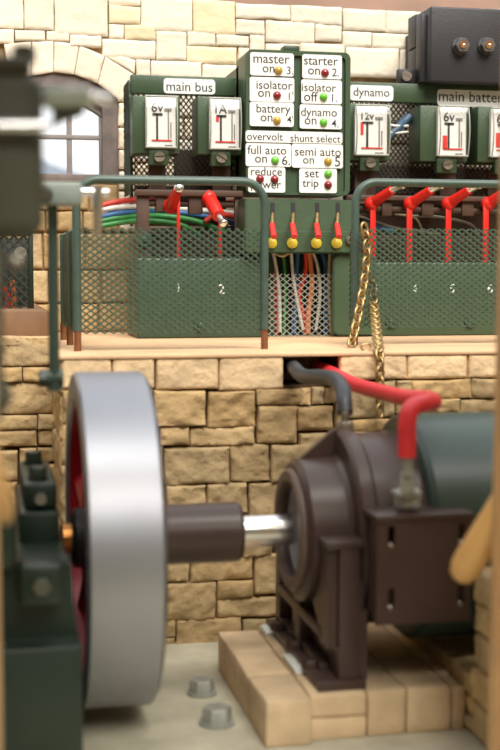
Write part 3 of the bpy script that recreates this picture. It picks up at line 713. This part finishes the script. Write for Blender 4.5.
# --- meter boards
def board(lab, bar, mesh_r, posts, loc):
    t = thing('meter_board', lab, 'meter board', loc, 'meter boards on the back wall')
    b = B()
    r = R(*bar, YM); box(b, r[0], r[1], YM, YM+.05, r[2], r[3], .004)
    for p in posts: px_box(b, *p, YM+.20 if p[0] == 130 else YM+.065, .03, .003)
    obj('frame', b, 'green', t)
    r = R(*mesh_r, YM+.045); b = lattice(B(), r[0], r[1], r[2], r[3], YM+.055, .0252, .0315, .0062, .003); obj('mesh_panel', b, 'mesh_dark', t)
    return t
mb1 = board('meter board with a white main bus label above black mesh', (131, 76, 235.5, 94.5), (131, 84, 235, 194), [(130, 80, 133, 226), (229, 84, 233, 192)], at(190, 226, YM))
b = lattice(B(), YM+.0, YM+.22, at(133, 194, YM).z, at(133, 80, YM).z, at(130.5, 150, YM).x-.008, .03, .032, .006, .003, f=lambda x, y, z: (y, x, z)); obj('side_mesh', b, 'mesh_green', mb1)
mb2 = board('meter board with white dynamo and main battery labels', (346, 84.5, 540, 103.5), (347, 95, 540, 194), [(534, 90, 539, 226)], at(430, 226, YM))
def plate(par, x0, x1, z0, z1, Y, rr_=.014, th=.006, name='label_plate', m='white'):
    b = prism(B(), rounded(x0, x1, z0, z1, rr_), 'y', Y-th, Y); return obj(name, b, m, par)
def label(par, px, Y, lines, rr_=.016):
    """white plate with lettering lines: (text, centre px, centre py, width px)"""
    r = R(*px, Y); pl_ = plate(par, *r, Y, rr_)
    b = B()
    for (s, cx, cy, wd) in lines:
        c = at(cx, cy, Y-.006); wv = at(cx+wd/2, cy, Y).x-at(cx-wd/2, cy, Y).x
        join(b, text_bm(s, c.x, c.z, Y-.006, width=wv, bold=.004))
    obj('lettering', b, 'ink', pl_); return pl_
label(mb1, (163.5, 79, 215, 94), YM, [('main bus', 189.5, 86.7, 46)])
label(mb2, (349.5, 85.5, 393, 101), YM, [('dynamo', 371.5, 93.5, 36)])
label(mb2, (437, 90.5, 513, 107), YM, [('main battery', 474, 98.5, 70)])

# --- meters
def meter(lab, glass_px, body_px, scr, txt, marks, wide=True):
    Y = 5.93; t = thing('panel_meter', lab, 'meter', at(scr[0], scr[1], Y), 'panel meters')
    bl, bt, br, bb = body_px; r = R(bl, bt, br, bb, Y); b = B()
    box(b, r[0], r[1], Y+.03, YM+.053, r[2], r[3], .006)
    px_box(b, scr[0]-10, scr[1]-10, scr[0]+10, scr[1]+8, Y+.02, .05, .006)
    obj('housing', b, 'green', t)
    slot_screw('screw', at(scr[0], scr[1], Y+.02), .026, t, 'screw', random.uniform(-.6, .6))
    g = R(*glass_px, Y); x0, x1, z0, z1 = g; W = x1-x0; H = z1-z0
    b = B(); box(b, x0+.006, x1-.006, Y+.005, Y+.032, z0+.006, z1-.006); dl = obj('dial', b, 'white', t)
    YD = Y+.003
    b = B(); cx = x0+W*.46
    def bar(u0, u1, v0, v1, bm): box(bm, x0+W*u0, x0+W*u1, YD-.002, YD+.004, z0+H*v0, z0+H*v1)
    bar(.36, .42, .16, .66, b); bar(.25, .56, .635, .675, b)
    join(b, text_bm(txt, x0+W*.40, z0+H*.79, YD-.001, width=W*.36, bold=.004)); obj('scale_marks', b, 'ink', dl)
    b = B(); bar(.22, .84, .145, .17, b)
    for m_ in marks: bar(*m_, b)
    obj('red_marks', b, 'ink_red', dl)
    b = B(); bar(.72, .76, .18, .74, b); bar(.62, .84, .72, .77, b); bar(.80, .83, .2, .5, b); bar(.62, .86, .05, .075, b); obj('pointer', b, 'ink_grey', t)
    # clear bowed cover: open-backed shell
    b = B(); n = 10; rows = []
    for i in range(n+1):
        v = i/n; bow = .022*(1-(2*v-1)**2); z = z0+H*v
        rows.append([b.verts.new(p) for p in ((x0, Y+.035, z), (x0-.0+.004, Y-.018-bow, z), (x1-.004, Y-.018-bow, z), (x1, Y+.035, z))])
    for a, c in zip(rows, rows[1:]):
        for k in range(3): b.faces.new((a[k], a[k+1], c[k+1], c[k]))
    b.faces.new(rows[0]); b.faces.new(rows[-1][::-1]); fixn(b); cov = obj('cover', b, 'glass', t, smooth=25)
    # pale moulded edges of the cover
    b = B()
    for sx in (x0+.004, x1-.004):
        sweep(b, [(sx, Y-.018-.022*(1-(2*i/n-1)**2), z0+H*i/n) for i in range(n+1)], .0035, 6)
    for z, bw_ in ((z0+.004, .0), (z1-.004, .0)): rod(b, (x0+.003, Y-.018, z), (x1-.003, Y-.018, z), .0055, n=6)
    obj('cover_edge', b, 'mesh_pale', cov)
    return t
meter('panel meter marked 6V, the left one of two under the main bus label', (144.5, 96, 177, 148.5), (133.5, 95, 181, 153), (159, 157), '6v', [])
meter('panel meter marked 1A, right under the main bus label', (208.5, 98, 240.5, 150), (198.5, 96, 243, 154), (221, 158), '1A', [(.24, .33, .55, .64)])
meter('panel meter marked 12V under the dynamo label', (354, 105, 388.5, 156), (347, 103, 392, 160), (370, 163), '12v', [(.20, .28, .42, .66)])
meter('panel meter marked 6V at the main battery label, red bar on its dial', (437, 106, 467.5, 157), (422, 105, 470, 161), (447, 165), '6v', [(.20, .34, .16, .42)])
meter('panel meter cut by the right edge of the photo', (490, 108, 522, 158), (480, 106, 526, 162), (505, 166), '6v', [(.20, .45, .22, .5)])

# --- indicator panel
YI = 5.88
ip = thing('indicator_panel', 'tall green indicator panel with white labels and coloured lamps', 'indicator panel', at(297, 193, YI))
r = R(246, 51, 350, 195, YI)
P = rounded(r[0], r[1], r[2], r[3], .03)
b = prism(B(), P, 'y', YI+.012, YI+.24); bmesh.ops.bevel(b, geom=[e for e in b.edges if abs((e.verts[0].co-e.verts[1].co).y) < 1e-4], offset=.008, segments=2, affect='EDGES')
px_box(b, 284, 45, 300, 52, YI+.05, .08, .008)
box(b, r[0]-.0, r[0]+.022, YI+.18, YU-.0, r[2]+.1, r[3]-.05); box(b, r[1]-.022, r[1], YI+.18, YU, r[2]+.1, r[3]-.05)
obj('case', b, 'green', ip)
b = B(); n_ = len(P); inner = rounded(r[0]+.020, r[1]-.024, r[2]+.012, r[3]-.022, .018)
prism(b, P, 'y', YI+.010, YI+.013)
for P0, P1, y0, y1 in ((P, inner, YI-.004, YI-.004),):
    a = [b.verts.new((u, y0, v)) for u, v in P0]; c = [b.verts.new((u, y1, v)) for u, v in P1]; a2 = [b.verts.new((u, YI+.012, v)) for u, v in P0]; c2 = [b.verts.new((u, YI+.012, v)) for u, v in P1]
    for i in range(n_):
        j = (i+1) % n_; b.faces.new((a[i], a[j], c[j], c[i])); b.faces.new((a[i], a2[i], a2[j], a[j])); b.faces.new((c[i], c[j], c2[j], c2[i]))
fixn(b); obj('rim', b, 'green', ip)
YIF = YI-.005
def lamp(par, px, py, m, rpx=4.3):
    b = B(); c = at(px, py, YIF-.006); dome(b, c, rpx*6.0/FPX, (0, -1, 0), .9, 18, 7); obj('lamp', b, m, par)
labs = [((250, 53, 293.5, 76), [('master', 271.5, 59.5, 36), ('on', 268.5, 69.5, 12), ('3.', 290, 70.5, 6.5)]),
        ((302, 55, 341.5, 79), [('starter', 321, 61.5, 34), ('on', 314, 71.5, 12), ('2.', 335.5, 72.5, 7)]),
        ((249.5, 77.5, 294, 102), [('isolator', 274.5, 85, 36), ('on', 264, 94, 12), ("1'", 291, 96, 4.5)]),
        ((301, 80, 341.5, 104), [('isolator', 319, 87.5, 34), ('off', 311, 96.5, 14), ('1.', 334.5, 98, 5)]),
        ((249.5, 102.5, 293.5, 126.5), [('battery', 273.5, 110, 34), ('on', 266.5, 118.5, 12), ("4'", 290, 119.5, 6)]),
        ((299.5, 105, 341.5, 129), [('dynamo', 319, 113.5, 36), ('on', 310.5, 121.5, 12), ('4.', 335, 123.5, 7)]),
        ((245.5, 131.5, 342, 143), [('overvolt', 265, 136.5, 36), ('shunt select', 315.5, 138.5, 50)]),
        ((245.5, 143.6, 291, 166.5), [('full auto', 267, 150, 39), ('on', 261, 159.7, 12), ('6.', 286, 160.5, 8)]),
        ((291.6, 144.2, 342.5, 168), [('semi auto', 318, 152, 46), ('on', 308.5, 161, 11), ('5', 337.5, 161.5, 5.5)]),
        ((248, 167.2, 285, 192.5), [('reduce', 266.5, 171.5, 31), ('power', 266, 187, 30)]),
        ((299, 168.8, 336.5, 193), [('set', 312, 174, 14), ('trip', 310.5, 184.5, 16)])]
for pxr, lines in labs: label(ip, pxr, YIF, lines, .010)
for px, py, m in ((278.5, 70.5, 'led_amber'), (325, 73, 'led_red'), (277, 95.5, 'led_red'), (323.5, 97, 'led_green'), (277, 120.5, 'led_amber'), (323.5, 122.5, 'led_green'),
                  (275, 160.5, 'led_green'), (328, 161.5, 'led_amber'), (260, 179, 'led_red'), (274.5, 179.5, 'led_red'), (328, 174, 'led_green'), (328, 185, 'led_red')):
    lamp(ip, px, py, m, 4.2)

# --- toggle panel
YT = 5.70
tp = thing('toggle_panel', 'green toggle switch panel with four red tipped toggles and yellow buttons', 'switch panel', at(300, 253, YT))
r = R(246, 199, 358, 253, YT); zf = at(300, 232, YT).z; zt_ = r[3]
b = prism(B(), [(YT, r[2]), (YT+.20, r[2]), (YT+.20, zt_), (YT+.022, zt_), (YT+.012, zf), (YT, zf-.006)], 'x', r[0], r[1])
bmesh.ops.bevel(b, geom=b.edges[:], offset=.005, segments=2, affect='EDGES')
for px in (271, 338): px_box(b, px-2, 250, px+2, 332, YT+.19, .02); box(b, at(px, 300, YT+.2).x-.01, at(px, 300, YT+.2).x+.01, YT+.185, YT+.21, zL, r[2]+.01)
obj('case', b, 'green', tp)
def on_slope(z): return YT+.012+(z-zf)/(zt_-zf)*.010
for px in (271, 291.5, 315.5, 336):
    c = at(px, 210, YT+.05); za, zb_ = at(px, 203, YT+.05).z, at(px, 223, YT+.05).z
    b = B(); P = [(c.x-.009, za), (c.x+.009, za), (c.x+.009, zb_), (c.x-.009, zb_)]
    f = [b.verts.new((u, on_slope(v)-.004, v)) for u, v in P]; g = [b.verts.new((u, on_slope(v)+.01, v)) for u, v in P]
    b.faces.new(f)
    for i in range(4): b.faces.new((f[i], g[i], g[(i+1) % 4], f[(i+1) % 4]))
    fixn(b); obj('slot', b, 'black', tp)
    zp = at(px, 214, YT+.04).z; p0 = Vector((c.x, on_slope(zp), zp)); p1 = at(px+1.2, 226, YT-.06); p2 = at(px+3, 237, YT-.11)
    b = sweep(B(), [p0, p1], [.008, .010], 10); tg = obj('toggle', b, 'brass', tp)
    b = sweep(B(), [p1-(p2-p1)*.15, p2], [.0125, .0140], 10); obj('toggle_tip', b, 'red', tg)
    b = B(); q = at(px+.3, 243, YT); rod(b, q, q+Vector((0, -.012, 0)), .024, n=20); dome(b, q+Vector((0, -.012, 0)), .020, (0, -1, 0), .5); obj('button', b, 'yellow', tp)
slot_screw('screw', at(349, 240, YT), .018, tp)

# --- guard mesh in front of the wires below the toggles
r = R(266, 274, 335, 334, YS+.0)
b = lattice(B(), r[0], r[1], zL, r[3], YS+.02, .034, .028, .0030, .002)
solo('wire_guard', b, 'mesh_pale', (r[0], YS+.02, zL), 'pale diamond wire guard below the toggle panel', 'mesh guard')

# ================================================================== WIRES
def wire(pts, m, r, label, group): return cable('wire', [at(*p) for p in pts], r, m, label, 'wire', 6, group, 7)
YQ = 5.86
G1 = 'wires dropping from the toggle panel'
for pts, m, r, lab in (
  ([(272, 250, YQ), (275, 262, YQ), (279, 290, YQ), (280, 332, YQ)], 'w_white', .009, 'white wire, leftmost white one below the toggle panel'),
  ([(270, 250, YQ+.05), (274, 275, YQ+.05), (277, 334, YQ+.05)], 'w_red', .009, 'red wire at the left under the toggle panel'),
  ([(283, 250, YQ+.04), (285, 280, YQ+.04), (284, 334, YQ+.04)], 'w_green', .009, 'green wire below the second toggle'),
  ([(291, 250, YQ), (293, 275, YQ), (297, 300, YQ), (303, 330, YQ)], 'w_white', .008, 'white wire curving from the second toggle'),
  ([(298, 250, YQ+.03), (296, 285, YQ+.03), (294, 334, YQ+.03)], 'w_blue', .011, 'blue wire left of the orange red bundle'),
  ([(306, 250, YQ+.02), (306, 270, YQ+.02), (299, 296, YQ+.02), (304, 318, YQ+.02), (306, 334, YQ+.02)], 'w_red', .012, 'red wire bowing left in the middle of the guard'),
  ([(309, 250, YQ), (312, 280, YQ), (309, 310, YQ), (308, 334, YQ)], 'w_orange', .012, 'orange red wire in the middle of the guard'),
  ([(312, 250, YQ+.01), (318, 268, YQ+.01), (320, 295, YQ+.01), (316, 330, YQ+.01)], 'w_white', .008, 'white wire below the third toggle'),
  ([(322, 250, YQ+.05), (326, 275, YQ+.05), (325, 334, YQ+.05)], 'w_blue', .011, 'blue wire below the fourth toggle'),
  ([(330, 250, YQ+.02), (329, 285, YQ+.02), (331, 334, YQ+.02)], 'w_tan', .008, 'tan wire at the right under the toggle panel'),
  ([(273, 252, YQ-.04), (282, 256, YQ-.06), (291, 252, YQ-.04)], 'w_tan', .007, 'short tan wire looped between first two buttons')):
    wire(pts, m, r, lab, G1)
# dark back plate of the wire recess
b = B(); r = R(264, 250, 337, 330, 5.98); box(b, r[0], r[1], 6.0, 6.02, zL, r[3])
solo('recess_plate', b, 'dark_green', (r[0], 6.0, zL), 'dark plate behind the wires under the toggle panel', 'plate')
G2 = 'wires looped behind the left levers'; YQ2 = 6.12
for pts, m, lab in (
  ([(100, 206, YQ2+.1), (122, 201, YQ2+.1), (150, 200, YQ2), (200, 207, YQ2), (244, 200, YQ2)], 'w_red', 'red wire, topmost of those behind the left levers'),
  ([(100, 210, YQ2+.1), (122, 207, YQ2+.1), (160, 207, YQ2), (244, 214, YQ2)], 'w_white', 'white wire below the topmost red one'),
  ([(100, 217, YQ2+.1), (122, 213, YQ2+.1), (160, 211, YQ2), (205, 216, YQ2), (244, 226, YQ2)], 'w_blue', 'dark blue wire behind the left levers'),
  ([(100, 221, YQ2+.1), (124, 217, YQ2+.1), (160, 216, YQ2-.02), (195, 221, YQ2-.02), (225, 232, YQ2-.02)], 'w_green', 'green wire, upper of two behind the left levers'),
  ([(100, 226, YQ2+.1), (124, 222, YQ2+.1), (150, 221, YQ2-.04), (180, 225, YQ2-.04), (200, 236, YQ2-.04)], 'w_green', 'green wire, lower of two behind the left levers'),
  ([(205, 222, YQ2-.04), (215, 215, YQ2-.04), (232, 216, YQ2-.04), (244, 222, YQ2-.04)], 'w_red', 'short red wire behind the second lever')):
    wire(pts, m, .014, lab, G2)
G3 = 'wires behind the right levers'
for pts, m, rr_, lab in (
  ([(352, 214, YQ2-.1), (375, 222, YQ2-.1), (400, 229, YQ2-.1), (440, 234, YQ2-.1)], 'w_grey', .008, 'grey wire sloping behind the first right lever'),
  ([(362, 222, YQ2-.12), (380, 228, YQ2-.12), (395, 232, YQ2-.12)], 'w_blue', .012, 'blue wire behind the first right lever'),
  ([(412, 216, YQ2-.1), (440, 217, YQ2-.1), (470, 224, YQ2-.1), (478, 234, YQ2-.1)], 'w_grey', .007, 'thin grey wire arching behind the third right lever'),
  ([(395, 214, YQ2-.1), (415, 218, YQ2-.1), (423, 232, YQ2-.1)], 'w_tan', .006, 'thin tan wire behind the second right lever')):
    wire(pts, m, rr_, lab, G3)
G4 = 'wires beside the twelve volt meter'
for pts, m, rr_, lab in (
  ([(388, 137, 6.05), (398, 128, 6.06), (404, 122, 6.09), (410, 117, 6.10)], 'w_slate', .024, 'thick blue wire between the dynamo and main battery meters'),
  ([(386, 124, 6.04), (396, 126, 6.04), (408, 126, 6.07)], 'w_white', .007, 'upper white wire beside the twelve volt meter'),
  ([(386, 132, 6.04), (396, 133, 6.04), (408, 132, 6.07)], 'w_white', .007, 'lower white wire beside the twelve volt meter')):
    wire(pts, m, rr_, lab, G4)

# ================================================================== BLACK TERMINAL BOX
YX = 5.98
tb = thing('terminal_box', 'large black terminal box with two hex nuts above the battery label', 'terminal box', at(460, 84, YX))
r = R(430, 8, 530, 83.4, YX); b = B(); box(b, r[0], r[1], YX, YX+.26, r[2], r[3], .010, 3); obj('body', b, 'slate', tb)
b = B(); px_box(b, 421, 14, 432, 82, YX+.06, .08, .006); px_box(b, 415.5, 14, 428, 47, YX+.15, .12, .006); px_box(b, 415.5, 48, 428, 83.4, YX+.15, .12, .006)
box(b, r[0]+.05, r[1]-.05, YX+.2, YU, r[2]+.05, r[3]-.05); obj('side_flange', b, 'slate', tb)
for px in (460, 485.5):
    c = at(px, 46.5, YX); b = B(); rod(b, c, c+Vector((0, -.012, 0)), .042, n=24); hexnut(b, c+Vector((0, -.010, 0)), (0, -1, 0), .038, .035); nn = obj('hex_nut', b, 'nut_grey', tb)
    b = B(); rod(b, c+Vector((0, -.03, 0)), c+Vector((0, -.050, 0)), .019, n=18); obj('socket', b, 'copper', nn); b = dome(B(), c+Vector((.002, -.050, -.003)), .009, (0, -1, 0), .4); obj('pin', b, 'bright', nn)
b = B(); px_box(b, 398.5, 69, 417, 83.5, YX+.13, .04, .004); br_ = obj('bracket', b, 'slate', tb)
slot_screw('screw', at(406, 76.5, YX+.13), .026, br_, 'bright', -.5)

# ================================================================== SAFETY FENCES ON THE LEDGE
def fence(lab, Y, xa, xb, ytop, ymt, ymb, left=True, right=True):
    t = thing('guard_fence', lab, 'fence', (at((xa+xb)/2, 340, Y).x, Y, zL), 'mesh guard fences on the ledge')
    X0, X1 = at(xa, 280, Y).x, at(xb, 280, Y).x; zt2 = at((xa+xb)/2, ytop, Y).z; rr_ = .085; rad = .0165
    zj = zL+.075
    pts = []
    if left:
        pts += [Vector((X0, Y, zj))] + [Vector((X0+rr_-rr_*math.cos(a), Y, zt2-rr_+rr_*math.sin(a))) for a in [PI/2*k/8 for k in range(9)]]
    else: pts += [Vector((X0, Y, zt2))]
    if right:
        pts += [Vector((X1-rr_+rr_*math.sin(a), Y, zt2-rr_+rr_*math.cos(a))) for a in [PI/2*k/8 for k in range(9)]] + [Vector((X1, Y, zj))]
    else: pts += [Vector((X1, Y, zt2))]
    obj('rail', sweep(B(), pts, rad, 14), 'rail_green', t)
    for ok, X in ((left, X0), (right, X1)):
        if ok: obj('post_foot', rod(B(), (X, Y, zL), (X, Y, zj+.005), .014, n=14), 'bronze', t, label='bare brown post foot')
    zm1, zm0 = at((xa+xb)/2, ymt, Y).z, at((xa+xb)/2, ymb, Y).z
    b = lattice(B(), X0, X1, zm0, zm1, Y+.004, .0340, .0245, .0062, .004); obj('mesh_panel', b, 'mesh_green', t)
    return t, X0, X1, zm0, zm1
YFn = 4.86
f1, X0, X1, zm0, zm1 = fence('mesh guard fence with rounded rail in front of box 1 and 2', YFn, 77, 264.5, 180.5, 228, 333)
b = lattice(B(), YFn, YFn+.86, zm0, zm1, X0, .034, .0245, .0062, .004, f=lambda x, y, z: (y, x, z)); obj('side_mesh', b, 'mesh_green', f1)
for dy in (.43, .86):
    b = rod(B(), (X0, YFn+dy, zL+.07), (X0, YFn+dy, zm1), .012, n=12); obj('post', b, 'rail_green', f1)
    obj('post_foot', rod(B(), (X0, YFn+dy, zL), (X0, YFn+dy, zL+.075), .014, n=12), 'bronze', f1, label='bare brown post foot')
YF2 = 5.05
f2, X0, X1, zm0, zm1 = fence('mesh guard fence with rounded rail in front of box 3 to 6', YF2, 355, 560, 183.5, 229, 327, True, True)
b = lattice(B(), YF2, YF2+.09, zm0, zm1, X0, .034, .0245, .0062, .004, f=lambda x, y, z: (y, x, z)); obj('side_mesh', b, 'mesh_green', f2)

# small mesh cage with wires at far left
zpl = at(20, 311, YL+.06).z
cg = thing('mesh_cage', 'small dark mesh cage with a screw on the left plank', 'mesh cage', (.1, 5.6, zpl))
r = R(-60, 236, 31.5, 311, 5.45); b = lattice(B(), r[0], r[1], zpl, r[3], 5.45, .040, .040, .009, .004); obj('mesh_panel', b, 'mesh_dark', cg)
b = B(); box(b, r[1]-.012, r[1]+.008, 5.44, 5.47, zpl, r[3]+.03, .003); box(b, r[0], r[1], 5.44, 5.47, r[3]-.0, r[3]+.015, .003); obj('frame', b, 'dark_green', cg)
b = B(); px_box(b, -60, 238, 31, 311, 5.75, .02); obj('back_plate', b, 'dark_green', cg)
slot_screw('screw', at(20.5, 253, 5.44), .026, cg, 'screw')
for i, (pts, m, lab) in enumerate((([(4, 285, 5.55), (8, 300, 5.55), (6, 311, 5.55)], 'w_red', 'red wire inside the small mesh cage at far left'), ([(12, 280, 5.58), (14, 300, 5.58), (12, 311, 5.58)], 'w_orange', 'orange wire inside the small mesh cage at far left'))):
    wire(pts, m, .012, lab, 'wires in the small mesh cage')

# ================================================================== CHAINS
def chain(lab, pts, group='brass chains by the right fence'):
    P = smooth_path([at(*p) for p in pts], 30); t = thing('brass_chain', lab, 'chain', P[0], group)
    d = [0]
    for a, b_ in zip(P, P[1:]): d.append(d[-1]+(b_-a).length)
    step = .0345; s = .0; k = 0
    while s < d[-1]:
        i = max(j for j in range(len(d)) if d[j] <= s); i = min(i, len(P)-2)
        c = P[i]+(P[i+1]-P[i])*((s-d[i])/max(d[i+1]-d[i], 1e-6)); u = (P[i+1]-P[i]).normalized()
        side = Vector((1, 0, 0)) if k % 2 == 0 else Vector((0, 1, 0))
        ang = .45; side = Vector((math.cos(ang), math.sin(ang), 0)) if k % 2 == 0 else Vector((-math.sin(ang), math.cos(ang), 0))
        side = (side-u*side.dot(u)).normalized()
        loop = []
        for q in range(14):
            a = 2*PI*q/14; loop.append(c+u*math.cos(a)*.025+side*math.sin(a)*.0165)
        b = B(); rings = []
        for q in range(14):
            tg = (loop[(q+1) % 14]-loop[q-1]).normalized(); n1 = u.cross(side).normalized(); n2 = tg.cross(n1)
            rings.append([b.verts.new(loop[q]+(n1*math.cos(2*PI*w_/6)+n2*math.sin(2*PI*w_/6))*.0058) for w_ in range(6)])
        for q in range(14):
            for w_ in range(6): b.faces.new((rings[q][w_], rings[(q+1) % 14][w_], rings[(q+1) % 14][(w_+1) % 6], rings[q][(w_+1) % 6]))
        fixn(b); obj('link', b, 'brass', t, smooth=80); s += step; k += 1
    return t
chain('long brass chain hanging from the fence post top to the ledge', [(364.5, 229, 4.98), (367, 245, 4.98), (365, 275, 4.97), (359, 310, 4.93), (353, 338, 4.88), (351, 346, 4.86)])
chain('brass chain hanging down over the ledge front edge', [(371, 278, 5.10), (373.5, 298, 5.08), (375, 315, 4.95), (377, 335, 4.72), (378.7, 348, 4.57), (379.7, 358, 4.53), (380, 380, 4.525), (380, 418, 4.525)])
b = B(); c = at(366, 350, 4.68); c.z = zL+.013
sweep(b, [c+Vector((.02*math.cos(a), 0, .013*math.sin(a))) for a in [2*PI*k/16 for k in range(15)]], .004, 8)
solo('brass_ring', b, 'brass', (c.x, c.y, zL), 'small brass ring lying on the ledge by the chains', 'ring')
bpy.data.curves.remove(_fc)
